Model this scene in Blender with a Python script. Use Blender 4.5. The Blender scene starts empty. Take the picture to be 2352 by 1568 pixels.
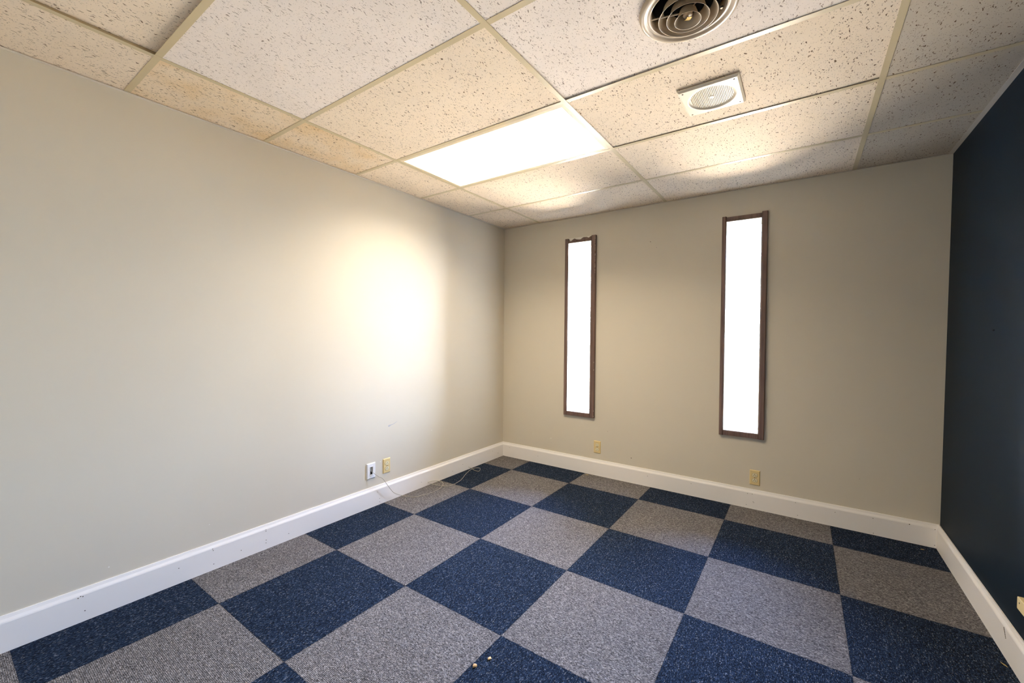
import bpy, bmesh, math, random
from mathutils import Vector, Matrix

# ------------------------------------------------------------------ camera, light, exposure
C = bpy.context.scene.collection
sc = bpy.context.scene
F_PX = 957.69
YAW, PITCH, ROLL = 0.60963, -0.017104, 0.0085584
CAM = Vector((2.62575, -3.60556, 1.29591))
cd = bpy.data.cameras.new('camera'); cam = bpy.data.objects.new('camera', cd); C.objects.link(cam)
cd.sensor_width = 36.0; cd.lens = F_PX / 2352 * 36.0; cd.clip_start = 0.02
f = Vector((-math.sin(YAW) * math.cos(PITCH), math.cos(YAW) * math.cos(PITCH), math.sin(PITCH)))
rt = Vector((math.cos(YAW), math.sin(YAW), 0)); up = rt.cross(f)
r2 = rt * math.cos(ROLL) + up * math.sin(ROLL); u2 = -rt * math.sin(ROLL) + up * math.cos(ROLL)
M = Matrix((r2, u2, -f)).transposed().to_4x4(); M.translation = CAM
cam.matrix_world = M
sc.camera = cam

w = bpy.data.worlds.new('sky'); sc.world = w; w.use_nodes = True
nt = w.node_tree; nt.nodes.clear()
SKY_STRENGTH = 205.0
o = nt.nodes.new('ShaderNodeOutputWorld'); bg = nt.nodes.new('ShaderNodeBackground')
tc = nt.nodes.new('ShaderNodeTexCoord'); sp = nt.nodes.new('ShaderNodeSeparateXYZ'); cr = nt.nodes.new('ShaderNodeValToRGB')
nt.links.new(tc.outputs['Generated'], sp.inputs[0]); nt.links.new(sp.outputs['Z'], cr.inputs[0])
cr.color_ramp.elements[0].position = 0.0; cr.color_ramp.elements[0].color = (0.62, 0.77, 1.0, 1)
cr.color_ramp.elements[1].position = 0.7; cr.color_ramp.elements[1].color = (0.22, 0.40, 0.98, 1)
nt.links.new(cr.outputs[0], bg.inputs[0]); bg.inputs[1].default_value = SKY_STRENGTH
nt.links.new(bg.outputs[0], o.inputs[0])

SUN_STRENGTH = 530.0
sd = bpy.data.lights.new('sun', 'SUN'); sun = bpy.data.objects.new('sun', sd); C.objects.link(sun)
sd.energy = SUN_STRENGTH; sd.angle = 0.01; sd.color = (1.0, 0.79, 0.43)
sun.rotation_euler = Vector((0.70, 0.22, 0.68)).to_track_quat('Z', 'Y').to_euler()
sun.location = (8, 6, 8)
PANEL = 34.0                                      # watts of the ceiling panel lamp
PANEL_COL = (1.0, 0.85, 0.64, 1)

# light portals in the two window openings: they emit nothing, they only tell the renderer where the sky comes in
for px0, px1, pz0, pz1 in ((0.770, 1.006, 0.564, 2.170), (2.126, 2.362, 0.569, 2.176)):
    pd = bpy.data.lights.new('window_sky_portal', 'AREA'); pd.shape = 'RECTANGLE'; pd.size = px1 - px0; pd.size_y = pz1 - pz0
    pd.cycles.is_portal = True
    po = bpy.data.objects.new('window_sky_portal', pd); C.objects.link(po)
    po.location = ((px0 + px1) / 2, 0.19, (pz0 + pz1) / 2); po.rotation_euler = (-math.pi / 2, 0, 0)

vs = sc.view_settings
sc.display_settings.display_device = 'sRGB'
vs.view_transform = 'Standard'; vs.look = 'None'; vs.gamma = 1.0; vs.exposure = 0.0; vs.use_curve_mapping = False
try:
    sc.cycles.use_denoising = True
    sc.cycles.use_guiding = True
    sc.cycles.max_bounces = 14; sc.cycles.diffuse_bounces = 10
    sc.cycles.sample_clamp_indirect = 0.0
    sc.cycles.caustics_reflective = False; sc.cycles.caustics_refractive = False
except Exception:
    pass

# ------------------------------------------------------------------ room numbers (metres)
W = 3.334; H = 2.4136; YR = -4.3; TOP = 2.75; WT = 0.20
C0, XS = 0.4468, 1.22
R1, YS = 0.5885, 0.61
FX, FY, FS, FROT = 0.3555, 0.3442, 0.6108, 0.0020
BT, BH = 0.015, 0.1462
random.seed(4)

# ------------------------------------------------------------------ material helpers
def s2l(c):
    return tuple(((v / 255) / 12.92 if v / 255 <= 0.04045 else ((v / 255 + 0.055) / 1.055) ** 2.4) for v in c) + (1,)

def mat(name, col, rough=0.6, spec=0.3, metal=0.0):
    m = bpy.data.materials.new(name); m.use_nodes = True
    b = m.node_tree.nodes['Principled BSDF']
    b.inputs['Base Color'].default_value = col
    b.inputs['Roughness'].default_value = rough
    b.inputs['Specular IOR Level'].default_value = spec
    b.inputs['Metallic'].default_value = metal
    return m, m.node_tree, b

def N(nt, t, **kw):
    n = nt.nodes.new(t)
    for k, v in kw.items():
        if k.startswith('i_'): n.inputs[k[2:].replace('_', ' ')].default_value = v
        else: setattr(n, k, v)
    return n

def ramp(nt, stops):
    n = nt.nodes.new('ShaderNodeValToRGB')
    e = n.color_ramp.elements
    while len(e) < len(stops): e.new(0.5)
    for k, (p, c) in enumerate(stops):
        e[k].position = p; e[k].color = c if len(c) == 4 else tuple(c) + (1,)
    return n

def g(v): return (v, v, v, 1)

def speckle(nt, col_out, scale, thr, dark, amount=1.0, stretch=(1, 1, 1)):
    """multiply a few small dark specks into a colour"""
    tc = N(nt, 'ShaderNodeTexCoord'); mp = N(nt, 'ShaderNodeMapping'); mp.inputs['Scale'].default_value = stretch
    vo = N(nt, 'ShaderNodeTexVoronoi'); vo.inputs['Scale'].default_value = scale
    nt.links.new(tc.outputs['Object'], mp.inputs[0]); nt.links.new(mp.outputs[0], vo.inputs['Vector'])
    r = ramp(nt, [(thr * 0.6, dark), (thr, g(1))]); nt.links.new(vo.outputs['Distance'], r.inputs[0])
    mx = N(nt, 'ShaderNodeMix', data_type='RGBA', blend_type='MULTIPLY'); mx.inputs[0].default_value = amount
    nt.links.new(col_out, mx.inputs[6]); nt.links.new(r.outputs[0], mx.inputs[7])
    return mx.outputs[2]

def paint(name, col, rough, var=0.015, bump=0.05, bscale=60, spec=0.25):
    m, nt, b = mat(name, col, rough, spec)
    tc = N(nt, 'ShaderNodeTexCoord')
    n1 = N(nt, 'ShaderNodeTexNoise'); n1.inputs['Scale'].default_value = 2.3; n1.inputs['Detail'].default_value = 4
    nt.links.new(tc.outputs['Object'], n1.inputs['Vector'])
    r = ramp(nt, [(0.3, g(1 - var)), (0.7, g(1.0))]); nt.links.new(n1.outputs['Fac'], r.inputs[0])
    mx = N(nt, 'ShaderNodeMix', data_type='RGBA', blend_type='MULTIPLY'); mx.inputs[0].default_value = 1
    mx.inputs[6].default_value = col; nt.links.new(r.outputs[0], mx.inputs[7])
    nt.links.new(mx.outputs[2], b.inputs['Base Color'])
    n2 = N(nt, 'ShaderNodeTexNoise'); n2.inputs['Scale'].default_value = bscale; n2.inputs['Detail'].default_value = 3
    nt.links.new(tc.outputs['Object'], n2.inputs['Vector'])
    bp = N(nt, 'ShaderNodeBump'); bp.inputs['Strength'].default_value = bump; bp.inputs['Distance'].default_value = 0.002
    nt.links.new(n2.outputs['Fac'], bp.inputs['Height']); nt.links.new(bp.outputs[0], b.inputs['Normal'])
    return m

M_wall = paint('greige_wall_paint', s2l((213, 205, 188)), 0.55, spec=0.3)
M_navy = paint('navy_wall_paint', s2l((17, 33, 47)), 0.5, var=0.10, spec=0.10)
M_trim = paint('white_trim_paint', s2l((240, 236, 232)), 0.35, bump=0.02, spec=0.45)
M_jamb = paint('white_jamb_paint', s2l((236, 234, 228)), 0.5)
M_tee = mat('cream_grid_enamel', s2l((208, 191, 154)), 0.42, 0.36)[0]
M_angle = mat('white_wall_angle_enamel', s2l((222, 212, 198)), 0.5, 0.3)[0]
M_plenum = mat('dark_plenum', g(0.03), 0.9)[0]
M_ivory = mat('ivory_plastic', s2l((226, 202, 146)), 0.35, 0.5)[0]
M_ivory2 = mat('pale_ivory_plastic', s2l((236, 224, 188)), 0.35, 0.5)[0]
M_white = mat('white_plastic', s2l((238, 238, 240)), 0.35, 0.5)[0]
M_slot = mat('dark_slot', g(0.012), 0.7)[0]
M_screw = mat('dull_steel_screw', s2l((120, 112, 100)), 0.4, 0.5, 0.7)[0]
M_vent = mat('beige_enamelled_metal', s2l((190, 172, 146)), 0.38, 0.5, 0.0)[0]
M_spk = mat('cream_painted_steel', s2l((240, 228, 205)), 0.45, 0.4)[0]
M_spkhole = mat('speaker_recess', s2l((140, 104, 62)), 0.8)[0]
M_brass = mat('yellowed_damper_tab', s2l((214, 176, 92)), 0.35, 0.6, 0.35)[0]
M_cable = mat('grey_cable_jacket', s2l((168, 161, 147)), 0.5, 0.4)[0]
M_crumb = mat('tan_crumb', s2l((226, 190, 142)), 0.8)[0]
M_straw = mat('straw_coloured_fibre', s2l((170, 150, 100)), 0.8)[0]
M_black = mat('black_grit', g(0.01), 0.8)[0]
M_hole = mat('nail_hole_dark', s2l((90, 80, 66)), 0.9)[0]
M_scuff = mat('grey_blue_scuff', s2l((178, 178, 182)), 0.7)[0]
M_chip = mat('bare_white_plaster_chip', s2l((236, 232, 222)), 0.8)[0]
M_caulk = mat('cream_caulk_line', s2l((228, 216, 190)), 0.6)[0]

# brown stained/painted window casing
def casing_mat():
    m, nt, b = mat('worn_brown_casing_paint', s2l((96, 72, 60)), 0.4, 0.5)
    tc = N(nt, 'ShaderNodeTexCoord'); mp = N(nt, 'ShaderNodeMapping'); mp.inputs['Scale'].default_value = (60, 60, 3)
    n1 = N(nt, 'ShaderNodeTexNoise'); n1.inputs['Scale'].default_value = 1.0; n1.inputs['Detail'].default_value = 5
    nt.links.new(tc.outputs['Object'], mp.inputs[0]); nt.links.new(mp.outputs[0], n1.inputs['Vector'])
    r = ramp(nt, [(0.3, s2l((88, 66, 58))), (0.7, s2l((126, 100, 88)))]); nt.links.new(n1.outputs['Fac'], r.inputs[0])
    nt.links.new(r.outputs[0], b.inputs['Base Color'])
    return m
M_case = casing_mat()

# fissured mineral-fibre ceiling tile
def tile_mat(name, base, fiss, fine, coarse_amt, stain=None, orient=0.06):
    m, nt, b = mat(name, base, 0.9, 0.1)
    tc = N(nt, 'ShaderNodeTexCoord')
    info = N(nt, 'ShaderNodeObjectInfo')
    off = N(nt, 'ShaderNodeVectorMath', operation='SCALE'); off.inputs[3].default_value = 37.0
    cmb = N(nt, 'ShaderNodeCombineXYZ')
    nt.links.new(info.outputs['Random'], cmb.inputs[0]); nt.links.new(info.outputs['Random'], cmb.inputs[1])
    nt.links.new(cmb.outputs[0], off.inputs[0])
    add = N(nt, 'ShaderNodeVectorMath', operation='ADD')
    nt.links.new(tc.outputs['Object'], add.inputs[0]); nt.links.new(off.outputs[0], add.inputs[1])
    # wobble so the fissures are wormy
    wn = N(nt, 'ShaderNodeTexNoise'); wn.inputs['Scale'].default_value = 38; wn.inputs['Detail'].default_value = 1
    nt.links.new(add.outputs[0], wn.inputs['Vector'])
    ws = N(nt, 'ShaderNodeVectorMath', operation='SCALE'); ws.inputs[3].default_value = 0.026
    nt.links.new(wn.outputs['Color'], ws.inputs[0])
    ad2 = N(nt, 'ShaderNodeVectorMath', operation='ADD')
    nt.links.new(add.outputs[0], ad2.inputs[0]); nt.links.new(ws.outputs[0], ad2.inputs[1])
    mp = N(nt, 'ShaderNodeMapping'); mp.inputs['Rotation'].default_value = (0, 0, orient); mp.inputs['Scale'].default_value = (185, 54, 1)
    nt.links.new(ad2.outputs[0], mp.inputs[0])
    v1 = N(nt, 'ShaderNodeTexVoronoi'); v1.inputs['Scale'].default_value = 1.0; v1.inputs['Randomness'].default_value = 1.0
    nt.links.new(mp.outputs[0], v1.inputs['Vector'])
    # radius of each fissure differs from cell to cell, most cells have none
    sepc = N(nt, 'ShaderNodeSeparateColor'); nt.links.new(v1.outputs['Color'], sepc.inputs[0])
    rad = N(nt, 'ShaderNodeMapRange'); rad.inputs[1].default_value = fiss; rad.inputs[2].default_value = 1.0
    rad.inputs[3].default_value = 0.04; rad.inputs[4].default_value = 0.38
    nt.links.new(sepc.outputs[0], rad.inputs[0])
    sub = N(nt, 'ShaderNodeMath', operation='SUBTRACT')
    nt.links.new(rad.outputs[0], sub.inputs[0]); nt.links.new(v1.outputs['Distance'], sub.inputs[1])
    m1 = N(nt, 'ShaderNodeMapRange'); m1.inputs[1].default_value = -0.05; m1.inputs[2].default_value = 0.07
    nt.links.new(sub.outputs[0], m1.inputs[0])
    # pin holes
    v2 = N(nt, 'ShaderNodeTexVoronoi'); v2.inputs['Scale'].default_value = 270
    mp2 = N(nt, 'ShaderNodeMapping'); mp2.inputs['Rotation'].default_value = (0, 0, orient); mp2.inputs['Scale'].default_value = (1, 0.6, 1)
    nt.links.new(ad2.outputs[0], mp2.inputs[0]); nt.links.new(mp2.outputs[0], v2.inputs['Vector'])
    sc2 = N(nt, 'ShaderNodeSeparateColor'); nt.links.new(v2.outputs['Color'], sc2.inputs[0])
    rd2 = N(nt, 'ShaderNodeMapRange'); rd2.inputs[1].default_value = fine; rd2.inputs[2].default_value = 1.0
    rd2.inputs[3].default_value = 0.0; rd2.inputs[4].default_value = 0.46
    nt.links.new(sc2.outputs[1], rd2.inputs[0])
    sb2 = N(nt, 'ShaderNodeMath', operation='SUBTRACT')
    nt.links.new(rd2.outputs[0], sb2.inputs[0]); nt.links.new(v2.outputs['Distance'], sb2.inputs[1])
    m2 = N(nt, 'ShaderNodeMapRange'); m2.inputs[1].default_value = -0.05; m2.inputs[2].default_value = 0.15
    m2.inputs[4].default_value = 0.7
    nt.links.new(sb2.outputs[0], m2.inputs[0])
    mxv = N(nt, 'ShaderNodeMath', operation='MAXIMUM'); nt.links.new(m1.outputs[0], mxv.inputs[0]); nt.links.new(m2.outputs[0], mxv.inputs[1])
    am = N(nt, 'ShaderNodeMath', operation='MULTIPLY'); am.inputs[1].default_value = coarse_amt
    nt.links.new(mxv.outputs[0], am.inputs[0])
    # mottled base, optional yellow water stain
    n3 = N(nt, 'ShaderNodeTexNoise'); n3.inputs['Scale'].default_value = 4.5; n3.inputs['Detail'].default_value = 3
    nt.links.new(add.outputs[0], n3.inputs['Vector'])
    st = stain or tuple(c * 0.95 for c in base[:3]) + (1,)
    rr = ramp(nt, [(0.42, base), (0.75, st)]); nt.links.new(n3.outputs['Fac'], rr.inputs[0])
    mx = N(nt, 'ShaderNodeMix', data_type='RGBA'); mx.inputs[7].default_value = s2l((108, 82, 58))
    nt.links.new(am.outputs[0], mx.inputs[0]); nt.links.new(rr.outputs[0], mx.inputs[6])
    nt.links.new(mx.outputs[2], b.inputs['Base Color'])
    inv = N(nt, 'ShaderNodeMath', operation='SUBTRACT'); inv.inputs[0].default_value = 1.0; nt.links.new(mxv.outputs[0], inv.inputs[1])
    bp = N(nt, 'ShaderNodeBump'); bp.inputs['Strength'].default_value = 0.35; bp.inputs['Distance'].default_value = 0.0015
    nt.links.new(inv.outputs[0], bp.inputs['Height']); nt.links.new(bp.outputs[0], b.inputs['Normal'])
    return m
M_tileA = tile_mat('white_fissured_tile', s2l((243, 232, 222)), 0.44, 0.40, 0.72)
M_tileB = tile_mat('cream_fissured_tile', s2l((240, 223, 200)), 0.46, 0.50, 0.95)
M_tileC = tile_mat('yellow_stained_fissured_tile', s2l((238, 219, 192)), 0.40, 0.48, 0.95, stain=s2l((232, 203, 158)))
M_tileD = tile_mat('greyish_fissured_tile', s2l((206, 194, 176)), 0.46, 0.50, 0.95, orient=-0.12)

# ribbed two-colour carpet tiles laid as a checkerboard, ribs turned a quarter on every other tile
def carpet():
    m, nt, b = mat('checkerboard_carpet_tiles', g(0.1), 0.95, 0.08)
    tc = N(nt, 'ShaderNodeTexCoord')
    mp = N(nt, 'ShaderNodeMapping', vector_type='POINT')
    mp.inputs['Location'].default_value = (-FX / FS, FY / FS, 0)
    mp.inputs['Rotation'].default_value = (0, 0, -FROT)
    mp.inputs['Scale'].default_value = (1 / FS, 1 / FS, 1)
    nt.links.new(tc.outputs['Object'], mp.inputs[0])
    sep = N(nt, 'ShaderNodeSeparateXYZ'); nt.links.new(mp.outputs[0], sep.inputs[0])
    # slightly ragged seams
    def math(op, a, bb=None, c=None):
        n = N(nt, 'ShaderNodeMath', operation=op)
        for k, v in enumerate((a, bb, c)):
            if v is None: continue
            if isinstance(v, (int, float)): n.inputs[k].default_value = v
            else: nt.links.new(v, n.inputs[k])
        return n.outputs[0]
    jn = N(nt, 'ShaderNodeTexNoise'); jn.inputs['Scale'].default_value = 90; jn.inputs['Detail'].default_value = 2
    nt.links.new(tc.outputs['Object'], jn.inputs['Vector'])
    jit = math('MULTIPLY', math('SUBTRACT', jn.outputs['Fac'], 0.5), 0.012)
    u = math('ADD', sep.outputs['X'], jit); v = math('ADD', sep.outputs['Y'], jit)
    iu = math('FLOOR', u); iv = math('FLOOR', v)
    par = math('ABSOLUTE', math('MODULO', math('ADD', iu, iv), 2.0))      # 1 = grey corner tile
    fu = math('SUBTRACT', u, iu); fv = math('SUBTRACT', v, iv)
    # per-tile random tint
    cid = N(nt, 'ShaderNodeCombineXYZ'); nt.links.new(iu, cid.inputs[0]); nt.links.new(iv, cid.inputs[1])
    wnz = N(nt, 'ShaderNodeTexWhiteNoise'); nt.links.new(cid.outputs[0], wnz.inputs['Vector'])
    # yarn: stretched noise along the rib direction; navy ribs along y, grey ribs along x
    def yarn(scale, seed):
        mm = N(nt, 'ShaderNodeMapping'); mm.inputs['Scale'].default_value = scale; mm.inputs['Location'].default_value = (seed, seed, 0)
        nt.links.new(tc.outputs['Object'], mm.inputs[0])
        nn = N(nt, 'ShaderNodeTexVoronoi'); nn.inputs['Scale'].default_value = 1.0
        nt.links.new(mm.outputs[0], nn.inputs['Vector'])
        ss = N(nt, 'ShaderNodeSeparateColor'); nt.links.new(nn.outputs['Color'], ss.inputs[0])
        return ss.outputs[0]
    yn = yarn((420, 190, 1), 3); yg = yarn((190, 420, 1), 9)
    spn = yarn((380, 170, 1), 21); spg = yarn((170, 380, 1), 33)
    # ribs
    sx = N(nt, 'ShaderNodeSeparateXYZ'); nt.links.new(tc.outputs['Object'], sx.inputs[0])
    ribx = math('SINE', math('MULTIPLY', sx.outputs['X'], 2 * 3.14159 / 0.0052))
    riby = math('SINE', math('MULTIPLY', sx.outputs['Y'], 2 * 3.14159 / 0.0052))
    def mixf(fac, a, bb):
        n = N(nt, 'ShaderNodeMix', data_type='FLOAT'); nt.links.new(fac, n.inputs[0])
        nt.links.new(a, n.inputs[2]); nt.links.new(bb, n.inputs[3]); return n.outputs[0]
    yarnv = mixf(par, yn, yg); rib = mixf(par, ribx, riby); spk = mixf(par, spn, spg)
    rn = ramp(nt, [(0.0, s2l((9, 13, 20))), (0.4, s2l((22, 31, 46))), (0.8, s2l((36, 50, 72))), (1.0, s2l((66, 80, 100)))])
    rg = ramp(nt, [(0.0, s2l((58, 55, 53))), (0.3, s2l((92, 89, 89))), (0.75, s2l((122, 118, 117))), (1.0, s2l((160, 154, 150)))])
    nt.links.new(yarnv, rn.inputs[0]); nt.links.new(yarnv, rg.inputs[0])
    mc = N(nt, 'ShaderNodeMix', data_type='RGBA'); nt.links.new(par, mc.inputs[0])
    nt.links.new(rn.outputs[0], mc.inputs[6]); nt.links.new(rg.outputs[0], mc.inputs[7])
    # pale flecks
    fl = ramp(nt, [(0.94, g(0)), (0.97, g(1))]); nt.links.new(spk, fl.inputs[0])
    fm = N(nt, 'ShaderNodeMix', data_type='RGBA', blend_type='ADD'); 
    fam = math('MULTIPLY', fl.outputs[0], 0.16); nt.links.new(fam, fm.inputs[0])
    nt.links.new(mc.outputs[2], fm.inputs[6]); fm.inputs[7].default_value = (0.75, 0.78, 0.8, 1)
    # rib shading, tint and seam line
    rv = math('MULTIPLY_ADD', rib, 0.17, 0.97)
    tint = math('MULTIPLY_ADD', wnz.outputs['Value'], 0.10, 0.95)
    eu = math('MINIMUM', fu, math('SUBTRACT', 1.0, fu)); ev = math('MINIMUM', fv, math('SUBTRACT', 1.0, fv))
    e = math('MINIMUM', eu, ev)
    sm = N(nt, 'ShaderNodeMapRange'); sm.inputs[1].default_value = 0.0; sm.inputs[2].default_value = 0.006; sm.inputs[3].default_value = 0.6
    nt.links.new(e, sm.inputs[0])
    tot = math('MULTIPLY', math('MULTIPLY', rv, tint), sm.outputs[0])
    ml = N(nt, 'ShaderNodeVectorMath', operation='SCALE'); nt.links.new(fm.outputs[2], ml.inputs[0]); nt.links.new(tot, ml.inputs[3])
    # large soft soiling
    n5 = N(nt, 'ShaderNodeTexNoise'); n5.inputs['Scale'].default_value = 2.2; n5.inputs['Detail'].default_value = 5
    nt.links.new(tc.outputs['Object'], n5.inputs['Vector'])
    rs = ramp(nt, [(0.3, g(0.9)), (0.6, g(1))]); nt.links.new(n5.outputs['Fac'], rs.inputs[0])
    m5 = N(nt, 'ShaderNodeMix', data_type='RGBA', blend_type='MULTIPLY'); m5.inputs[0].default_value = 1
    nt.links.new(ml.outputs[0], m5.inputs[6]); nt.links.new(rs.outputs[0], m5.inputs[7])
    nt.links.new(m5.outputs[2], b.inputs['Base Color'])
    hgt = math('ADD', math('MULTIPLY', rib, 0.4), yarnv)
    bp = N(nt, 'ShaderNodeBump'); bp.inputs['Strength'].default_value = 0.5; bp.inputs['Distance'].default_value = 0.002
    nt.links.new(hgt, bp.inputs['Height']); nt.links.new(bp.outputs[0], b.inputs['Normal'])
    return m
M_carpet = carpet()

def glass():
    m = bpy.data.materials.new('window_glass'); m.use_nodes = True
    nt = m.node_tree; nt.nodes.clear()
    o = N(nt, 'ShaderNodeOutputMaterial'); t = N(nt, 'ShaderNodeBsdfTransparent'); gl = N(nt, 'ShaderNodeBsdfGlossy')
    gl.inputs['Roughness'].default_value = 0.02; t.inputs[0].default_value = (0.95, 0.97, 0.97, 1)
    fr = N(nt, 'ShaderNodeFresnel'); fr.inputs[0].default_value = 1.45
    mx = N(nt, 'ShaderNodeMixShader'); nt.links.new(fr.outputs[0], mx.inputs[0]); nt.links.new(t.outputs[0], mx.inputs[1]); nt.links.new(gl.outputs[0], mx.inputs[2])
    nt.links.new(mx.outputs[0], o.inputs[0]); return m
M_glass = glass()

def emis(name, col, s):
    m = bpy.data.materials.new(name); m.use_nodes = True
    nt = m.node_tree; nt.nodes.clear()
    o = N(nt, 'ShaderNodeOutputMaterial'); e = N(nt, 'ShaderNodeEmission'); e.inputs[0].default_value = col; e.inputs[1].default_value = s
    nt.links.new(e.outputs[0], o.inputs[0]); return m
M_panel = emis('lit_diffuser', PANEL_COL, 2.0)
M_ground = paint('pale_concrete_ground', s2l((210, 194, 162)), 0.9, var=0.15)
M_ext = paint('exterior_stucco', s2l((150, 140, 125)), 0.9)

# ------------------------------------------------------------------ mesh helpers
def box(bm, a, b):
    x0, y0, z0 = a; x1, y1, z1 = b
    v = [bm.verts.new(p) for p in ((x0, y0, z0), (x1, y0, z0), (x1, y1, z0), (x0, y1, z0), (x0, y0, z1), (x1, y0, z1), (x1, y1, z1), (x0, y1, z1))]
    for q in ((0, 3, 2, 1), (4, 5, 6, 7), (0, 1, 5, 4), (1, 2, 6, 5), (2, 3, 7, 6), (3, 0, 4, 7)):
        bm.faces.new([v[i] for i in q])
    return v

def prism(bm, prof, fn0, fn1):
    """extrude closed 2-D profile; fn0 / fn1 map (u,v) to the two end loops"""
    A = [bm.verts.new(fn0(*p)) for p in prof]; B = [bm.verts.new(fn1(*p)) for p in prof]
    n = len(prof)
    for i in range(n): bm.faces.new((A[i], A[(i + 1) % n], B[(i + 1) % n], B[i]))
    bm.faces.new(A[::-1]); bm.faces.new(B)

def lathe(bm, prof, n=64, c=(0, 0, 0), closed=False):
    rings = []
    for r, z in prof:
        rings.append([bm.verts.new((c[0] + r * math.cos(2 * math.pi * k / n), c[1] + r * math.sin(2 * math.pi * k / n), c[2] + z)) for k in range(n)])
    m = len(rings)
    for i in range(m if closed else m - 1):
        a, b = rings[i], rings[(i + 1) % m]
        for k in range(n): bm.faces.new((a[k], a[(k + 1) % n], b[(k + 1) % n], b[k]))
    return rings

def disc(bm, c, r, n=20, axis='z', thick=0.001, sign=1):
    """thin solid disc; axis = normal"""
    def P(a, t):
        u, v = r * math.cos(a), r * math.sin(a)
        if axis == 'z': return (c[0] + u, c[1] + v, c[2] + t)
        if axis == 'y': return (c[0] + u, c[1] + t, c[2] + v)
        return (c[0] + t, c[1] + u, c[2] + v)
    A = [bm.verts.new(P(2 * math.pi * k / n, 0)) for k in range(n)]
    B = [bm.verts.new(P(2 * math.pi * k / n, thick * sign)) for k in range(n)]
    bm.faces.new(A); bm.faces.new(B[::-1])
    for k in range(n): bm.faces.new((A[k], A[(k + 1) % n], B[(k + 1) % n], B[k]))

def obj(name, bm, m, parent=None, smooth=False, bevel=0.0, seg=2, loc=None):
    bmesh.ops.recalc_face_normals(bm, faces=bm.faces)
    me = bpy.data.meshes.new(name); bm.to_mesh(me); bm.free()
    me.materials.append(m)
    if smooth:
        for p in me.polygons: p.use_smooth = True
    o = bpy.data.objects.new(name, me); C.objects.link(o)
    if loc: o.location = loc
    if parent: o.parent = parent
    if bevel:
        b = o.modifiers.new('bevel', 'BEVEL'); b.width = bevel; b.segments = seg; b.limit_method = 'ANGLE'; b.angle_limit = math.radians(40)
    return o

def empty(name, loc, label, cat, group=None, rot=(0, 0, 0)):
    o = bpy.data.objects.new(name, None); C.objects.link(o); o.location = loc; o.rotation_euler = rot
    o.empty_display_size = 0.05
    if label: o['label'] = label
    if cat: o['category'] = cat
    if group: o['group'] = group
    return o

def tag(o, label, cat, group=None):
    o['label'] = label; o['category'] = cat
    if group: o['group'] = group
    return o

def struct(o, label=None, cat=None):
    o['kind'] = 'structure'
    if label: o['label'] = label
    if cat: o['category'] = cat
    return o

def NB(): return bmesh.new()

# ------------------------------------------------------------------ ground outside, floor, walls
bm = NB(); box(bm, (-30, WT + 0.0, -0.40), (34, 45, -0.15))
struct(obj('ground', bm, M_ground), 'pale sunlit ground outside the two windows', 'ground')
bm = NB(); box(bm, (0, YR, -0.12), (W, 0, 0.0))
struct(obj('floor', bm, M_carpet), 'checkerboard floor of navy and grey ribbed carpet tiles', 'floor')

WIN = [dict(x0=0.735, x1=1.052, ix0=0.770, ix1=1.006, z0=0.527, z1=2.209, iz0=0.564, iz1=2.170),
       dict(x0=2.0966, x1=2.400, ix0=2.126, ix1=2.362, z0=0.530, z1=2.212, iz0=0.569, iz1=2.176)]

def wall_holes(holes):
    xs = sorted({-WT, W + WT} | {h['ix0'] for h in holes} | {h['ix1'] for h in holes})
    zs = sorted({-0.15, TOP} | {h['iz0'] for h in holes} | {h['iz1'] for h in holes})
    bm = NB(); vd = {}
    def V(x, y, z):
        k = (round(x, 5), y, round(z, 5))
        if k not in vd: vd[k] = bm.verts.new(k)
        return vd[k]
    def solid(i, j):
        if i < 0 or j < 0 or i >= len(xs) - 1 or j >= len(zs) - 1: return False
        cx, cz = (xs[i] + xs[i + 1]) / 2, (zs[j] + zs[j + 1]) / 2
        return not any(h['ix0'] < cx < h['ix1'] and h['iz0'] < cz < h['iz1'] for h in holes)
    for i in range(len(xs) - 1):
        for j in range(len(zs) - 1):
            if not solid(i, j): continue
            a, b, c, d = xs[i], xs[i + 1], zs[j], zs[j + 1]
            bm.faces.new((V(a, 0, c), V(b, 0, c), V(b, 0, d), V(a, 0, d)))
            bm.faces.new((V(a, WT, c), V(a, WT, d), V(b, WT, d), V(b, WT, c)))
            if not solid(i - 1, j): bm.faces.new((V(a, 0, c), V(a, 0, d), V(a, WT, d), V(a, WT, c)))
            if not solid(i + 1, j): bm.faces.new((V(b, 0, c), V(b, WT, c), V(b, WT, d), V(b, 0, d)))
            if not solid(i, j - 1): bm.faces.new((V(a, 0, c), V(a, WT, c), V(b, WT, c), V(b, 0, c)))
            if not solid(i, j + 1): bm.faces.new((V(a, 0, d), V(b, 0, d), V(b, WT, d), V(a, WT, d)))
    return bm
w_back = struct(obj('wall_back', wall_holes(WIN), M_wall), 'greige wall with two narrow windows', 'wall')
bm = NB(); box(bm, (-WT, YR - WT, -0.15), (0, 0, TOP)); w_left = struct(obj('wall_left', bm, M_wall), 'long plain greige wall', 'wall')
bm = NB()   # the navy wall leans out a little towards the top, as it does in the photograph
v = box(bm, (W, YR - WT, -0.15), (W + WT, 0, TOP))
for q in v:
    q.co.x += 0.0174 * (q.co.z / H if q.co.z > 0 else 0)
w_right = struct(obj('wall_right', bm, M_navy), 'dark navy painted accent wall', 'wall')
bm = NB(); box(bm, (0, YR - WT, -0.15), (W + 0.02, YR, TOP)); w_rear = struct(obj('wall_rear', bm, M_wall), 'greige wall behind the viewer', 'wall')
bm = NB(); box(bm, (-WT, YR - WT, TOP), (W + WT, WT, TOP + 0.1)); struct(obj('roof_deck', bm, M_plenum), 'dark deck above the suspended ceiling', 'roof deck')

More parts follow.
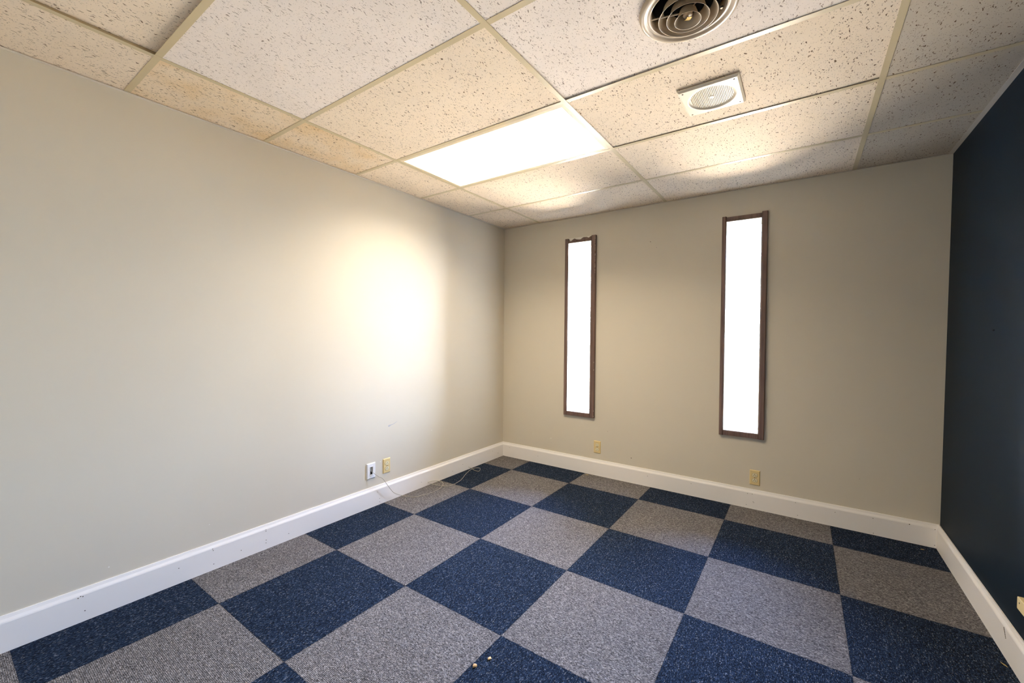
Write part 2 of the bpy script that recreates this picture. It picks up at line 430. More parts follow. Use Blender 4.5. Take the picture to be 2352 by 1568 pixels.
# baseboards: flat board with a coved, thinner cap
PROF = [(0, 0), (BT, 0), (BT, 0.118), (0.0135, 0.123), (0.0085, 0.133), (0.0065, 0.140), (0.005, BH), (0, BH)]
bm = NB(); prism(bm, PROF, lambda u, v: (u, YR, v), lambda u, v: (u, -u, v)); b_left = struct(obj('baseboard_left', bm, M_trim), 'tall white baseboard under the long plain wall', 'baseboard')
bm = NB(); prism(bm, PROF, lambda u, v: (u, -u, v), lambda u, v: (W - u, -u, v)); b_back = struct(obj('baseboard_back', bm, M_trim), 'tall white baseboard under the two windows', 'baseboard')
bm = NB(); prism(bm, PROF, lambda u, v: (W - u, -u, v), lambda u, v: (W - u, YR, v)); b_right = struct(obj('baseboard_right', bm, M_trim), 'tall white baseboard under the navy wall', 'baseboard')
bm = NB(); prism(bm, PROF, lambda u, v: (BT, YR + u, v), lambda u, v: (W - BT, YR + u, v)); struct(obj('baseboard_rear', bm, M_trim), 'white baseboard behind the viewer', 'baseboard')

# nail holes and scuffs of the baseboards
def marks(name, pts, m, parent, plane, r=0.0022):
    bm = NB()
    for p in pts:
        rr = (p[3] if len(p) > 3 else r)
        if plane == 'x': disc(bm, p[:3], rr, 10, 'x', 0.0004, 1)
        elif plane == '-x': disc(bm, p[:3], rr, 10, 'x', 0.0004, -1)
        else: disc(bm, p[:3], rr, 10, 'y', 0.0004, -1)
    return obj(name, bm, m, parent)
marks('nail_holes', [(BT, -3.195, .1165), (BT, -3.188, .1125), (BT, -3.203, .112), (BT, -3.182, .0457), (BT, -2.69, .1165), (BT, -2.688, .107), (BT, -2.685, .032),
                     (BT, -2.416, .1165), (BT, -2.416, .108), (BT, -2.415, .055), (BT, -2.416, .038), (BT, -2.282, .0421), (BT, -1.62, .10), (BT, -1.60, .045),
                     (BT, -1.60, .02), (BT, -1.179, .0475), (BT, -0.66, .0676), (BT, -.80, .04), (BT, -.1056, .0477, .003), (BT, -.20, .09), (BT, -2.84, .08), (BT, -2.55, .05)],
      M_hole, b_left, 'x')['kind'] = 'stuff'
marks('nail_holes', [(2.332, -BT, .113), (2.300, -BT, .1096), (2.338, -BT, .0558), (2.342, -BT, .050), (2.293, -BT, .025), (3.021, -BT, .109), (3.196, -BT, .1165, .003),
                     (2.824, -BT, .0996), (3.0245, -BT, .012), (2.614, -BT, .0246), (3.312, -BT, .1149), (3.312, -BT, .0175), (2.60, -BT, .112), (1.9, -BT, .10), (1.55, -BT, .09), (.45, -BT, .07), (.1, -BT, .10)],
      M_hole, b_back, 'y')['kind'] = 'stuff'
bm = NB()
for k in range(7):
    t = k / 6
    disc(bm, (W - BT + .0005, -1.065 - 0.02 * t, 0.113 - 0.030 * t), 0.004 * (1 - 0.4 * t), 8, 'x', 0.0008 + .0001 * k, -1)
obj('scuff', bm, M_hole, b_right)['label'] = 'dark grey scuff'

# marks on the walls
marks('nail_holes', [(1.542, 0, 2.097, .0033), (1.594, 0, 2.043, .002), (1.178, 0, .42, .002), (1.40, 0, .215, .004), (2.95, 0, .35, .0015)], M_hole, w_back, 'y')['kind'] = 'stuff'
bm = NB(); disc(bm, (W + .0174 * 1.334 / H, -0.761, 1.334), 0.0035, 8, 'x', 0.003, -1); disc(bm, (W + .0174 * 1.334 / H, -0.768, 1.334), 0.0035, 8, 'x', 0.003, -1)
obj('wall_anchor', bm, M_black, w_right)['label'] = 'small black anchor hole'
bm = NB()
pts = [(-1.506, .577, .0065), (-1.499, .578, .006), (-1.492, .580, .004), (-1.482, .583, .0028), (-1.472, .583, .0022), (-1.46, .586, .002), (-1.447, .591, .002), (-1.434, .596, .0016), (-1.422, .598, .0012)]
for (y0, z0, r0), (y1, z1, r1) in zip(pts, pts[1:]):
    for s in range(4):
        t = s / 4; disc(bm, (-.0005, y0 + (y1 - y0) * t, z0 + (z1 - z0) * t), r0 + (r1 - r0) * t, 8, 'x', 0.0008 + .00002 * random.random() * 20, 1)
obj('scuff', bm, M_scuff, w_left)['label'] = 'grey blue pencil-like scuff'
marks('plaster_dimples', [(0, -1.585, .318, .004), (0, -1.05, .46, .0035), (0, -3.1, .20, .003), (0, -2.7, .25, .002), (0, -.78, .30, .002)], M_chip, w_left, 'x')['kind'] = 'stuff'
marks('plaster_dimples', [(.59, 0, .27, .0045)], M_chip, w_back, 'y')

# ------------------------------------------------------------------ windows
def window(i, h, jagged):
    root = empty('window_%d' % (i + 1), ((h['x0'] + h['x1']) / 2, 0, h['z0']), ['tall narrow window with chipped top casing, nearer the long wall', 'tall narrow window with intact casing, nearer the navy wall'][i], 'window')
    root['kind'] = 'structure'
    L = Vector(root.location)
    T = 0.025
    def sub(bm): 
        for v in bm.verts: v.co -= L
        return bm
    def part(name, bm, m, **k): return obj(name, sub(bm), m, root, **k)
    # stiles: a flat board with an eased outer edge, standing a touch proud of the rails
    for side in (0, 1):
        bm = NB()
        a, b = (h['x0'], h['ix0']) if side == 0 else (h['ix1'], h['x1'])
        zt = h['z1'] + (0.004 if side == 0 else 0.007)
        o = (a, b) if side == 0 else (b, a)     # outer x, inner x
        s = 1 if side == 0 else -1
        prof = [(o[0], 0), (o[0], -T + .006), (o[0] + s * .004, -T), (o[1] - s * .008, -T), (o[1] - s * .003, -T + .002), (o[1], -T + .006), (o[1], 0)]
        zb = h['z0']
        prism(bm, prof, lambda u, v: (u, v, zb), lambda u, v: (u, v, zt))
        part('casing_stile', bm, M_case, bevel=.0012)
        if side == 1 and jagged:                       # paint worn off down the outer edge
            bm = NB(); random.seed(8)
            z = h['z1']
            while z > h['z1'] - 0.34:
                l = random.uniform(.004, .022); q0 = random.uniform(-.001, .001); box(bm, (b - .0058 + q0, -T - .0004, z - l), (b - .0050 + q0 + random.uniform(0, .0012), -T + .001, z)); z -= l * random.uniform(.6, 2.2)
            for zz in (1.05, .98, .60, .55): box(bm, (b - .006, -T - .0004, zz - .012), (b - .0045, -T + .001, zz))
            part('worn_edge', bm, M_chip)
    # rails
    bm = NB()
    a, b = h['ix0'], h['ix1']
    n = 60
    if jagged:
        chips = [(0.0, .004), (.03, .012), (.06, .024), (.12, .022), (.17, .016), (.22, .007), (.27, .001), (.33, .008), (.36, .014), (.40, .013), (.45, .016), (.52, .018), (.56, .016),
                 (.60, .009), (.64, .001), (.70, 0), (.80, .001), (.84, .006), (.88, .012), (.92, .009), (.96, .001), (1, 0)]
    else: chips = [(0, .0035), (1, .0035)]
    def chip(t):
        for (p, q), (r, s) in zip(chips, chips[1:]):
            if p <= t <= r: return q + (s - q) * (t - p) / (r - p)
        return 0
    top = []
    random.seed(3)
    for k in range(n + 1):
        t = k / n; j = random.uniform(-.001, .001) if jagged else 0
        top.append((a + (b - a) * t, h['z1'] - chip(t) + j))
    prof = [(a, h['iz1']), (b, h['iz1'])] + top[::-1]
    prism(bm, prof, lambda u, v: (u, 0, v), lambda u, v: (u, -T + .002, v))
    part('casing_rail', bm, M_case)
    if jagged:                                           # bare plaster left where the rail has broken away
        bm = NB(); box(bm, (a - .01, -.0012, h['iz1'] + .002), (b + .015, 0, h['z1'] + .010)); part('bare_plaster', bm, M_chip)
    bm = NB(); box(bm, (a, -T + .002, h['z0'] + (.0 if jagged else .002)), (b, 0, h['iz0'])); part('casing_rail', bm, M_case, bevel=.0015)
    # reveal lining
    q = .004; d = .160
    bm = NB(); box(bm, (a, -T + .004, h['iz0']), (a + q, d, h['iz1'])); j1 = part('jamb', bm, M_jamb)
    bm = NB(); box(bm, (b - q, -T + .004, h['iz0']), (b, d, h['iz1'])); part('jamb', bm, M_jamb)
    bm = NB(); box(bm, (a + q, -T + .004, h['iz1'] - q), (b - q, d, h['iz1'])); part('head_jamb', bm, M_jamb)
    bm = NB(); box(bm, (a + q, -T + .006, h['iz0']), (b - q, d, h['iz0'] + q)); part('sill', bm, M_jamb)
    # pane stop and glass
    bm = NB(); s = .006; y0, y1 = d - .010, d
    box(bm, (a + q, y0, h['iz0'] + q), (a + q + s, y1, h['iz1'] - q)); box(bm, (b - q - s, y0, h['iz0'] + q), (b - q, y1, h['iz1'] - q))
    box(bm, (a + q + s, y0, h['iz0'] + q), (b - q - s, y1, h['iz0'] + q + s)); box(bm, (a + q + s, y0, h['iz1'] - q - s), (b - q - s, y1, h['iz1'] - q))
    part('pane_stop', bm, M_jamb)
    bm = NB(); box(bm, (a, d, h['iz0']), (b, d + .004, h['iz1'])); part('glass_pane', bm, M_glass)
    # nail holes in the left jamb
    bm = NB()
    for (yy, zz) in ([(.055, 2.0), (.075, 2.0), (.05, .69), (.065, .69)] if jagged else [(.05, 1.92), (.06, .86)]):
        disc(bm, (a + q, yy, zz), .0035, 8, 'x', .0005, 1)
    obj('nail_holes', sub(bm), M_hole, root)
    return root
for i, h in enumerate(WIN): window(i, h, i == 0)

# ------------------------------------------------------------------ suspended ceiling
ceil = empty('ceiling', (W / 2, YR / 2, H), 'suspended ceiling of fissured tiles in a cream grid', 'ceiling'); ceil['kind'] = 'structure'
CL = Vector(ceil.location)
def cpart(name, bm, m, **k):
    for v in bm.verts: v.co -= CL
    return obj(name, bm, m, ceil, **k)
WR = W + 0.0174
XL = [0.0, C0, C0 + XS, C0 + 2 * XS, WR]
YL = [0.0] + [-(R1 + k * YS) for k in range(8)]
YL = [y for y in YL if y > YR] + [YR]
TW = 0.024
# wall angle
AW = 0.021
bm = NB(); box(bm, (0, YR, H - .0036), (AW, 0, H - .0023)); box(bm, (0, YR, H), (.0012, 0, H + .02)); cpart('wall_angle', bm, M_angle)
bm = NB(); box(bm, (WR - .023, YR, H - .0036), (WR, 0, H - .0023)); box(bm, (WR - .003, YR, H), (WR, 0, H + .02)); cpart('wall_angle', bm, M_angle)
bm = NB(); box(bm, (AW, -AW * .55, H - .0036), (WR - .023, 0, H - .0023)); cpart('wall_angle', bm, M_angle)
for x in XL[1:-1]:
    bm = NB(); box(bm, (x - TW / 2, YR, H - .0017), (x + TW / 2, -AW * .5, H - .0007)); box(bm, (x - .001, YR, H - .0007), (x + .001, -AW * .5, H + .035))
    cpart('main_tee', bm, M_tee)
for y in YL[1:-1]:
    for a, b in zip(XL, XL[1:]):
        a2 = a + (AW * .4 if a == 0 else TW / 2 - .001); b2 = b - (AW * .4 if b == WR else TW / 2 - .001)
        bm = NB(); box(bm, (a2, y - TW / 2, H - .0010), (b2, y + TW / 2, H)); box(bm, (a2, y - .001, H), (b2, y + .001, H + .035))
        cpart('cross_tee', bm, M_tee)
VENT = (2.284, -2.084, 0.128)
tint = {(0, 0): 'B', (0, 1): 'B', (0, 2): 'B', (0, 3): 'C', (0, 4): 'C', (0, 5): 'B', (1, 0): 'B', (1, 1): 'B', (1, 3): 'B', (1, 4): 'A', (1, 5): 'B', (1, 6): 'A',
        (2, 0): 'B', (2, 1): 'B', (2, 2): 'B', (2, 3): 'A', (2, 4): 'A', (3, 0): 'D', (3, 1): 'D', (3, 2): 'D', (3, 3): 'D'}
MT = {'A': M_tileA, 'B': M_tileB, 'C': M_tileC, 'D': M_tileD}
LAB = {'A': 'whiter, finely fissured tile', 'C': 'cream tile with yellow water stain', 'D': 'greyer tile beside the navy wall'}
# lifts of the four corners: (x0,yfar), (x1,yfar), (x1,ynear), (x0,ynear)
LIFT = {(1, 5): (.013, .0, .0, .008), (2, 3): (.005, 0, 0, 0), (2, 2): (.003, .003, 0, 0), (1, 3): (0, .002, 0, 0), (0, 5): (0, 0, 0, 0)}
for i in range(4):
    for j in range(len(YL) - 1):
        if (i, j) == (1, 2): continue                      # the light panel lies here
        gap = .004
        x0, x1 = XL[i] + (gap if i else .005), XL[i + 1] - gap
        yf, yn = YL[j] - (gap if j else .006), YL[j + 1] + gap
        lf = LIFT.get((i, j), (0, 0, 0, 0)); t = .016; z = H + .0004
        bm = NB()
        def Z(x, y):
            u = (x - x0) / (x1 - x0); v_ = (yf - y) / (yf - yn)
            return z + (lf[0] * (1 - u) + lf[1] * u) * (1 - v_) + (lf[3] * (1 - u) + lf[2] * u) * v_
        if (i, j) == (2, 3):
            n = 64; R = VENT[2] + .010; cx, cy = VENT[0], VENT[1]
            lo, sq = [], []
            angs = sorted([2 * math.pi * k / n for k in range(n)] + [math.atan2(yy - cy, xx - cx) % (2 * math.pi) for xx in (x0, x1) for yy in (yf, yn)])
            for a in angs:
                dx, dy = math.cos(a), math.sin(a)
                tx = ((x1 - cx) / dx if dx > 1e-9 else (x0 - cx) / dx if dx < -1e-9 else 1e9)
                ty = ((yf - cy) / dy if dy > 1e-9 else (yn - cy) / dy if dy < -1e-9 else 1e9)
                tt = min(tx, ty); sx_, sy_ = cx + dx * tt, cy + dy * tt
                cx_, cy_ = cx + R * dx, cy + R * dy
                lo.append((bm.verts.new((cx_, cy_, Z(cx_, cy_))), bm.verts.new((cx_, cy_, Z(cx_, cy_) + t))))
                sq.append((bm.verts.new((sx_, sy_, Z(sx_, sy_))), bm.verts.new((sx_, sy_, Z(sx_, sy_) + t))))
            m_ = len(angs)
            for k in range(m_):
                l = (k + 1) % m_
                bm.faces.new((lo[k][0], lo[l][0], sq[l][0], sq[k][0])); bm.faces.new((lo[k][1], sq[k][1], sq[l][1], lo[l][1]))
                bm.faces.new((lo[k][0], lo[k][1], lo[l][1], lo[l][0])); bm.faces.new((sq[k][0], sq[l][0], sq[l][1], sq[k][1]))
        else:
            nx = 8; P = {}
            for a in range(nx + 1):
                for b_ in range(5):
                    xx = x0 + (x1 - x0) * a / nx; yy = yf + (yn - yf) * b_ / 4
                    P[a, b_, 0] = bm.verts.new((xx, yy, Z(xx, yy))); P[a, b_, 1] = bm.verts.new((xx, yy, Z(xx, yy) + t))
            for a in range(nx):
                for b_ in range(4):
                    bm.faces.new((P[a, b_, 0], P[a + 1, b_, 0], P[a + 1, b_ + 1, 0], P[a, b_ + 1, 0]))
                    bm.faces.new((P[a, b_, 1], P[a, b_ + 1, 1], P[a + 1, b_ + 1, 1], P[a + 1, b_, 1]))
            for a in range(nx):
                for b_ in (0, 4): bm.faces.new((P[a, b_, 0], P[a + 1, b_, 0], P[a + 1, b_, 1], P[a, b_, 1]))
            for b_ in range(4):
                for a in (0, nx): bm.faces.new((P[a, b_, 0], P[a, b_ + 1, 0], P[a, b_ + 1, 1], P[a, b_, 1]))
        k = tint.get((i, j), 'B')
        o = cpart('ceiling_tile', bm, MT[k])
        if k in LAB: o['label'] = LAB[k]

# ------------------------------------------------------------------ ceiling light panel
lx0, lx1, ly0, ly1 = XL[1] + .004, XL[2] - .004, YL[3] + .004, YL[2] - .004
lt = empty('ceiling_light', ((lx0 + lx1) / 2, (ly0 + ly1) / 2, H), 'lit rectangular light panel recessed in the ceiling grid', 'ceiling light')
LL = Vector(lt.location)
def lp(name, bm, m, **k):
    for v in bm.verts: v.co -= LL
    return obj(name, bm, m, lt, **k)
fx0, fx1, fy0, fy1 = XL[1] + TW / 2 + .001, XL[2] - TW / 2 - .001, YL[3] + TW / 2 + .001, YL[2] - TW / 2 - .001
bm = NB(); fw = .020
for a, b in (((fx0, fy0), (fx1, fy0 + fw)), ((fx0, fy1 - fw), (fx1, fy1)), ((fx0, fy0 + fw), (fx0 + fw, fy1 - fw)), ((fx1 - fw, fy0 + fw), (fx1, fy1 - fw))):
    box(bm, (a[0], a[1], H - .0005), (b[0], b[1], H + .010))
lp('door_frame', bm, mat('cream_light_frame', s2l((226, 210, 180)), 0.5, 0.25)[0])
bm = NB(); box(bm, (fx0 + fw - .001, fy0 + fw - .001, H + .0035), (fx1 - fw + .001, fy1 - fw + .001, H + .006)); lp('diffuser', bm, M_panel)
ld = bpy.data.lights.new('panel_lamp', 'AREA'); ld.shape = 'RECTANGLE'; ld.size = fx1 - fx0 - 2 * fw; ld.size_y = fy1 - fy0 - 2 * fw
ld.energy = PANEL; ld.color = PANEL_COL[:3]; ld.spread = math.radians(142)
lo = bpy.data.objects.new('panel_lamp', ld); C.objects.link(lo); lo.parent = lt; lo.location = (0, 0, .0030)
bm = NB()
for a, b in (((lx0, ly0), (lx1, ly0 + .004)), ((lx0, ly1 - .004), (lx1, ly1)), ((lx0, ly0), (lx0 + .004, ly1)), ((lx1 - .004, ly0), (lx1, ly1))):
    box(bm, (a[0], a[1], H + .0105), (b[0], b[1], H + .09))
box(bm, (lx0, ly0, H + .09), (lx1, ly1, H + .095)); lp('housing', bm, M_white)

# ------------------------------------------------------------------ round air diffuser
vx, vy, vr = VENT
vt = empty('round_air_diffuser', (vx, vy, H), 'round beige metal air vent with concentric cone rings in the ceiling', 'air vent')
def cone_ring(r_out, z_out, r_in, z_in, th=.0016, flare=.35):
    """flared ring: the lower lip is wide, it narrows upwards"""
    n = 10; outer, inner = [], []
    for k in range(n + 1):
        t = k / n
        r = r_out + (r_in - r_out) * (t ** (1 - flare)); z = z_out + (z_in - z_out) * t
        outer.append((r, z)); inner.append((r - th, z + th * .3))
    bm = NB(); lathe(bm, outer + inner[::-1], 80, closed=True); return bm
bm = NB()
lathe(bm, [(.157, -.0015), (.159, -.004), (.157, -.0095), (.150, -.0125), (.142, -.013), (.135, -.009), (.129, -.0075), (.1255, -.010), (.1225, -.010), (.1185, .004), (.117, .03), (.119, .03), (.121, .006), (.127, .000)], 96, closed=True)
obj('flange', bm, M_vent, vt, smooth=True)
for ro, ri, zo, zi in ((.0955, .080, -.030, .008), (.0690, .053, -.034, .004), (.0430, .026, -.042, -.006)):
    obj('cone_ring', cone_ring(ro, zo, ri, zi), M_vent, vt, smooth=True)
bm = NB(); lathe(bm, [(.0001, -.026), (.012, -.026), (.0155, -.023), (.0155, -.016), (.010, -.012), (.0001, -.012)], 40); obj('hub', bm, M_vent, vt, smooth=True)
bm = NB()
for k in range(6):
    y = .0 ; a0, a1 = k / 6, (k + 1) / 6
    x0_, x1_ = -.0075, .0075
    def tz(t): return -.046 + .018 * (t ** 1.6)
    def ty(t): return -.022 + .040 * t
    v = [bm.verts.new(p) for p in ((x0_, ty(a0), tz(a0)), (x1_, ty(a0), tz(a0)), (x1_, ty(a1), tz(a1)), (x0_, ty(a1), tz(a1)),
                                   (x0_, ty(a0), tz(a0) + .0015), (x1_, ty(a0), tz(a0) + .0015), (x1_, ty(a1), tz(a1) + .0015), (x0_, ty(a1), tz(a1) + .0015))]
    for q in ((0, 3, 2, 1), (4, 5, 6, 7), (0, 1, 5, 4), (1, 2, 6, 5), (2, 3, 7, 6), (3, 0, 4, 7)): bm.faces.new([v[i_] for i_ in q])
tb = obj('damper_tab', bm, M_brass, vt); tb['label'] = 'yellowed folded damper tab'; tb.rotation_euler = (0, 0, math.radians(28))
for k in range(3):
    bm = NB(); box(bm, (.014, -.0011, -.014), (.118, .0011, -.010)); sp_ = obj('spoke', bm, M_vent, vt)
    sp_.rotation_euler = (0, 0, math.radians((75, 196, 318)[k]))
for a in (147, 33, -90):
    r = .1135; cx_, cy_ = r * math.cos(math.radians(a)), r * math.sin(math.radians(a))
    bm = NB(); disc(bm, (cx_, cy_, -.002), .0045, 14, 'z', .006, 1); box(bm, (cx_ - .0045, cy_ - .0045, .002), (cx_ + .0045, cy_ + .0045, .004)); obj('screw', bm, M_screw, vt)
bm = NB(); lathe(bm, [(.1175, .028), (.1175, .16), (0.0001, .16)], 48); obj('duct_collar', bm, M_plenum, vt)

# ------------------------------------------------------------------ ceiling speaker
sk = empty('ceiling_speaker', (2.2585, -1.4755, H), 'square cream ceiling speaker with round perforated grille', 'speaker')
h_ = .127; th = .0135; R = .104
bm = NB(); n = 72
angs = sorted([2 * math.pi * k / n for k in range(n)] + [math.radians(a) for a in (45, 135, 225, 315)])
rings = []
for a in angs:
    dx, dy = math.cos(a), math.sin(a); k = h_ / max(abs(dx), abs(dy)); k2 = (h_ - .009) / max(abs(dx), abs(dy))
    rings.append([bm.verts.new(p) for p in ((dx * k, dy * k, -.0025), (dx * k, dy * k, -.006), (dx * (k2 + .003), dy * (k2 + .003), -.0115), (dx * k2, dy * k2, -th),
                                            (dx * R, dy * R, -th), (dx * (R - .004), dy * (R - .004), -th + .001), (dx * (R - .012), dy * (R - .012), -th + .0075), (dx * (R - .014), dy * (R - .014), -th + .009), (dx * k * .9, dy * k * .9, -.0025))])
m_ = len(rings)
for k in range(m_):
    a, b = rings[k], rings[(k + 1) % m_]
    for q in range(len(a) - 1): bm.faces.new((a[q], a[q + 1], b[q + 1], b[q]))
    bm.faces.new((a[-1], a[0], b[0], b[-1]))
obj('face_plate', bm, M_spk, sk)
bm = NB(); lathe(bm, [(0.0001, -.004), (R - .010, -.004), (R - .010, -.003), (.0001, -.003)], 60); obj('recess_backing', bm, M_spkhole, sk)
bm = NB(); RG = R - .013; nr = 27
lathe(bm, [(RG, -.0062), (RG + .003, -.0075), (RG + .003, -.004), (RG, -.004)], 60, closed=True)
for k in range(nr):
    x = -RG + 2 * RG * (k + .5) / nr; l = math.sqrt(max(RG * RG - x * x, 0)); hw = RG / nr * .40
    box(bm, (x - hw, -l, -.0068), (x + hw, l, -.0048))
for k in range(nr * 2):
    y = -RG + 2 * RG * (k + .5) / (nr * 2); l = math.sqrt(max(RG * RG - y * y, 0)); hw = RG / (nr * 2) * .26
    box(bm, (-l, y - hw, -.0055), (l, y + hw, -.0048))
obj('grille', bm, M_spk, sk)
bm = NB(); lathe(bm, [(.0001, -.0085), (.009, -.0085), (.011, -.0078), (.011, -.0062), (.0001, -.0062)], 28); obj('badge', bm, M_spk, sk)
for sx_, sy_ in ((1, 1), (1, -1), (-1, 1), (-1, -1)):
    bm = NB(); disc(bm, (sx_ * .105, sy_ * .105, -th - .0008), .0036, 14, 'z', .003, 1); obj('screw', bm, M_hole, sk)

# ------------------------------------------------------------------ wall outlets (front faces +Y local => turned into place)
def plate_mesh(wd, ht, t=.0055, e=.005, hole=None):
    bm = NB()
    x, z = wd / 2, ht / 2
    lo = [bm.verts.new(p) for p in ((-x, 0, -z), (x, 0, -z), (x, 0, z), (-x, 0, z))]
    hi = [bm.verts.new(p) for p in ((-x + e, -t, -z + e), (x - e, -t, -z + e), (x - e, -t, z - e), (-x + e, -t, z - e))]
    for k in range(4): bm.faces.new((lo[k], lo[(k + 1) % 4], hi[(k + 1) % 4], hi[k]))
    if hole:
        a, b = hole
        ih = [bm.verts.new(p) for p in ((-a, -t, -b), (a, -t, -b), (a, -t, b), (-a, -t, b))]
        ib = [bm.verts.new(p) for p in ((-a, 0, -b), (a, 0, -b), (a, 0, b), (-a, 0, b))]
        for k in range(4):
            bm.faces.new((hi[k], hi[(k + 1) % 4], ih[(k + 1) % 4], ih[k])); bm.faces.new((ih[k], ih[(k + 1) % 4], ib[(k + 1) % 4], ib[k]))
            bm.faces.new((lo[k], ib[k], ib[(k + 1) % 4], lo[(k + 1) % 4]))
    else:
        bm.faces.new(hi); bm.faces.new(lo[::-1])
    return bm
def outlet(loc, rz, label, ground_up, grp='ivory duplex outlets', mface=None):
    r = empty('wall_outlet', loc, label, 'outlet', grp, (0, 0, rz))
    pl = obj('cover_plate', plate_mesh(.070, .1145), M_ivory, r, bevel=.0012)
    for zc in (-.0195, .0195):
        bm = NB(); n = 32; R_ = .0172
        A, B = [], []
        for k in range(n):
            a = 2 * math.pi * k / n; x = R_ * math.cos(a); z = max(-.0135, min(.0135, R_ * math.sin(a)))
            A.append(bm.verts.new((x, -.0050, zc + z))); B.append(bm.verts.new((x * .96, -.0078, zc + z * .96)))
        for k in range(n): bm.faces.new((A[k], A[(k + 1) % n], B[(k + 1) % n], B[k]))
        bm.faces.new(B); bm.faces.new(A[::-1])
        rc = obj('receptacle', bm, mface or M_ivory2, r)
        s = 1 if ground_up else -1
        for xx in (-.0065, .0065):
            bm = NB(); box(bm, (xx - .0013, -.0081, zc - s * .003 - .0042), (xx + .0013, -.0070, zc - s * .003 + .0042)); obj('slot', bm, M_slot, rc)
        bm = NB(); disc(bm, (0, -.0070, zc + s * .0070), .0026, 12, 'y', .0011, -1); obj('ground_hole', bm, M_slot, rc)
        # dark ring where the face meets the plate
        bm = NB(); A2 = []
        for k in range(n):
            a = 2 * math.pi * k / n; x = (R_ + .0009) * math.cos(a); z = max(-.0144, min(.0144, (R_ + .0009) * math.sin(a)))
            A2.append(bm.verts.new((x, -.00565, zc + z)))
        bm.faces.new(A2); e_ = bmesh.ops.extrude_face_region(bm, geom=bm.faces[:])
        for v in e_['geom']:
            if isinstance(v, bmesh.types.BMVert): v.co.y += .0005
        obj('receptacle_gap', bm, M_screw, rc)
    bm = NB(); disc(bm, (0, -.0052, 0), .003, 14, 'y', .0014, -1); obj('screw', bm, M_screw, r)
    return r
outlet((1.0805, 0, .2615), 0, 'ivory wall outlet below the chipped narrow window', False)
outlet((2.3450, 0, .2355), 0, 'ivory wall outlet below the narrow window nearer the navy wall', True)
outlet((0, -1.5265, .2745), math.pi / 2, 'ivory wall outlet on the long wall beside the white data plate', True)

dp = empty('data_wall_plate', (0, -1.6700, .2715), 'white wall plate with open slot and grey cable on the long wall', 'wall plate', None, (0, 0, math.pi / 2))
obj('cover_plate', plate_mesh(.078, .1165, .0085, .005, (.0165, .0335)), M_white, dp, bevel=.0012)
bm = NB()
for a, b in (((-.0165, -.0335), (.0165, -.029)), ((-.0165, .029), (.0165, .0335)), ((-.0165, -.029), (-.012, .029)), ((.012, -.029), (.0165, .029))):
    box(bm, (a[0], -.0098, a[1]), (b[0], -.0004, b[1]))
obj('insert_frame', bm, M_white, dp, bevel=.0006)
bm = NB(); box(bm, (-.0120, -.0016, -.029), (.0120, -.0004, .029)); obj('slot_back', bm, M_slot, dp)
bm = NB(); box(bm, (-.005, -.0050, -.004), (.0115, -.0018, .024)); obj('jack_bracket', bm, mat('grey_jack_metal', s2l((150, 148, 140)), .4, .5)[0], dp)
bm = NB(); disc(bm, (0, -.0084, .0465), .0028, 12, 'y', .001, -1); obj('screw', bm, M_white, dp)
bm = NB(); disc(bm, (0, -.0084, -.0465), .0028, 12, 'y', .001, -1); obj('screw', bm, M_white, dp)

# loose cable: out of the plate, over the baseboard, looping on the carpet
path = [(0.009, -1.672, 0.268), (0.022, -1.651, 0.247), (0.04, -1.625, 0.22), (0.047, -1.608, 0.21), (0.05, -1.586, 0.185), (0.05, -1.553, 0.137), (0.045, -1.494, 0.064), (0.035, -1.424, 0.021), (0.046, -1.389, 0.005),
        (0.1, -1.367, 0.003), (0.133, -1.337, 0.003), (0.158, -1.258, 0.003), (0.166, -1.174, 0.003), (0.154, -1.096, 0.004), (0.104, -1.014, 0.006), (0.053, -0.994, 0.010), (0.028, -1.051, 0.024),
        (0.024, -1.11, 0.029), (0.030, -1.097, 0.016), (0.07, -1.075, 0.009), (0.132, -1.057, 0.008), (0.175, -1.02, 0.004), (0.182, -0.957, 0.003), (0.158, -0.842, 0.003), (0.09, -0.701, 0.003),
        (0.049, -0.586, 0.003), (0.049, -0.515, 0.003), (0.088, -0.496, 0.003), (0.128, -0.545, 0.003), (0.132, -0.578, 0.003), (0.077, -0.576, 0.006), (0.035, -0.557, 0.008), (0.024, -0.589, 0.024)]
def catmull(P, n=8):
    out = []
    P = [P[0]] + P + [P[-1]]
    for i in range(1, len(P) - 2):
        a, b, c, d = (Vector(q) for q in P[i - 1:i + 3])
        for k in range(n):
            t = k / n
            out.append(.5 * ((2 * b) + (c - a) * t + (2 * a - 5 * b + 4 * c - d) * t * t + (3 * b - a - 3 * c + d) * t ** 3))
    out.append(Vector(P[-1])); return out
def tube(bm, pts, r, n=10):
    prev = None; ref = Vector((0, 0, 1)); L_ = []
    for i, p in enumerate(pts):
        t = (pts[min(i + 1, len(pts) - 1)] - pts[max(i - 1, 0)]).normalized()
        if prev is None: nrm = t.cross(ref).normalized()
        else: nrm = (prev - t * prev.dot(t)).normalized()
        prev = nrm; bn = t.cross(nrm)
        L_.append([bm.verts.new(p + (nrm * math.cos(2 * math.pi * k / n) + bn * math.sin(2 * math.pi * k / n)) * r) for k in range(n)])
    for a, b in zip(L_, L_[1:]):
        for k in range(n): bm.faces.new((a[k], a[(k + 1) % n], b[(k + 1) % n], b[k]))
    bm.faces.new(L_[0][::-1]); bm.faces.new(L_[-1])
bm = NB(); tube(bm, catmull(path), .0018)
cb = obj('loose_cable', bm, M_cable, smooth=True)
tag(cb, 'thin grey cable trailing from the white wall plate onto the carpet', 'cable')

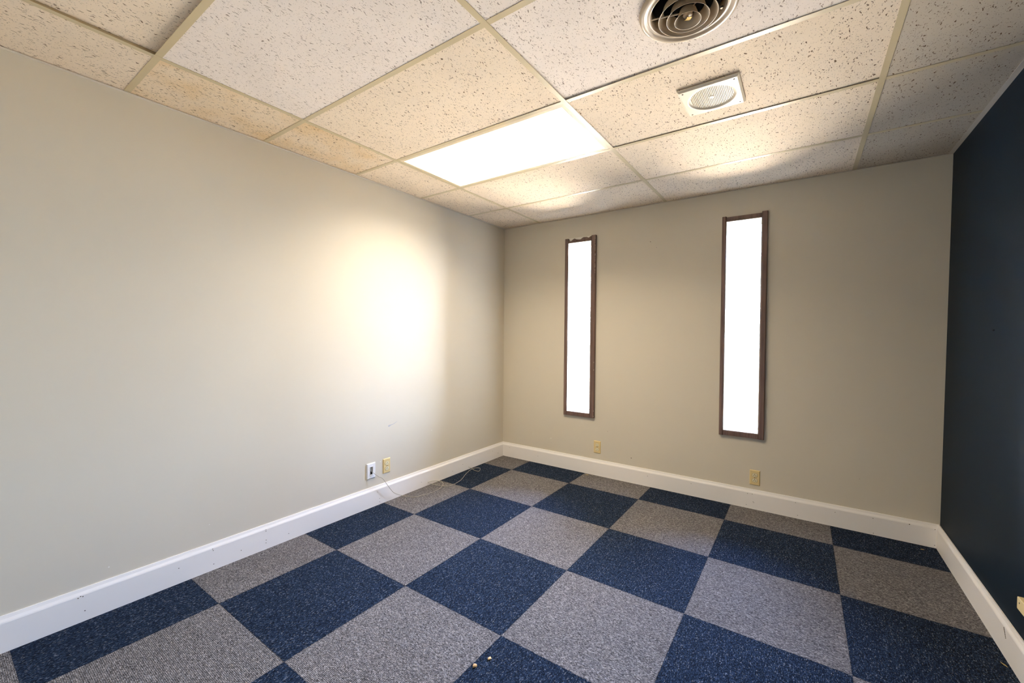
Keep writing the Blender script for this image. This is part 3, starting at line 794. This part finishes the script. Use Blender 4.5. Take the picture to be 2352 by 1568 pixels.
# surface box on the navy wall, cut by the frame edge
sb_ = empty('surface_box', (W, -1.335, .2965), 'ivory surface-mounted box low on the navy wall', 'electrical box')
bm = NB(); box(bm, (-.042, -.065, 0), (.004, .063, .046)); obj('cover', bm, M_ivory, sb_, bevel=.003)
bm = NB(); disc(bm, (-.042, .040, .030), .003, 12, 'x', .0008, -1); obj('screw', bm, M_screw, sb_)

# little hook of wire hanging from the ceiling edge above the chipped window
bm = NB(); tube(bm, [Vector(p) for p in ((.775, -.004, H - .004), (.79, -.005, H - .002), (.812, -.006, H - .004), (.822, -.006, H - .012), (.826, -.006, H - .024), (.821, -.006, H - .034))], .0012, 6)
tag(obj('wire_hook', bm, M_angle), 'tiny curved wire hanging at the ceiling edge above the chipped window', 'wire')

# crumbs and fibres on the carpet
def crumb(name, x, y, sx_, sy_, sz_, seed, label, m, cat, rot=0):
    bm = NB(); bmesh.ops.create_icosphere(bm, subdivisions=2, radius=1.0); random.seed(seed)
    for v in bm.verts:
        k = 1 + random.uniform(-.28, .28); v.co = Vector((v.co.x * sx_ * k, v.co.y * sy_ * k, v.co.z * sz_ * k))
    o = obj(name, bm, m, loc=(x, y, sz_ * .75)); o.rotation_euler = (0, 0, rot); return tag(o, label, cat)
crumb('crumb', 1.597, -2.368, .0085, .0065, .0055, 1, 'tan crumb at the edge of a navy carpet tile, nearer the viewer', M_crumb, 'crumb', .6)
crumb('crumb', 1.621, -2.305, .0080, .0060, .0040, 2, 'pale tan crumb lying inside a navy carpet tile', M_crumb, 'crumb', 1.2)
crumb('straw_bit', 3.302, -1.140, .0022, .013, .0020, 5, 'pale straw fibre on navy carpet below the surface box', M_straw, 'debris', .5)
crumb('straw_bit', 3.245, -0.085, .010, .004, .0020, 6, 'yellowish fibre near the corner by the navy wall', M_straw, 'debris', .2)
crumb('straw_bit', 1.002, -0.047, .016, .008, .0014, 7, 'flat yellowish scrap against the baseboard below the chipped window', M_straw, 'debris', .1)
crumb('grit', .040, -0.392, .006, .004, .004, 8, 'tiny black speck of grit beside the left baseboard', M_black, 'debris', .3)
crumb('paint_flake', .953, -1.2077, .003, .003, .0012, 9, 'tiny white paint flake on a navy carpet tile', M_chip, 'debris', .3)
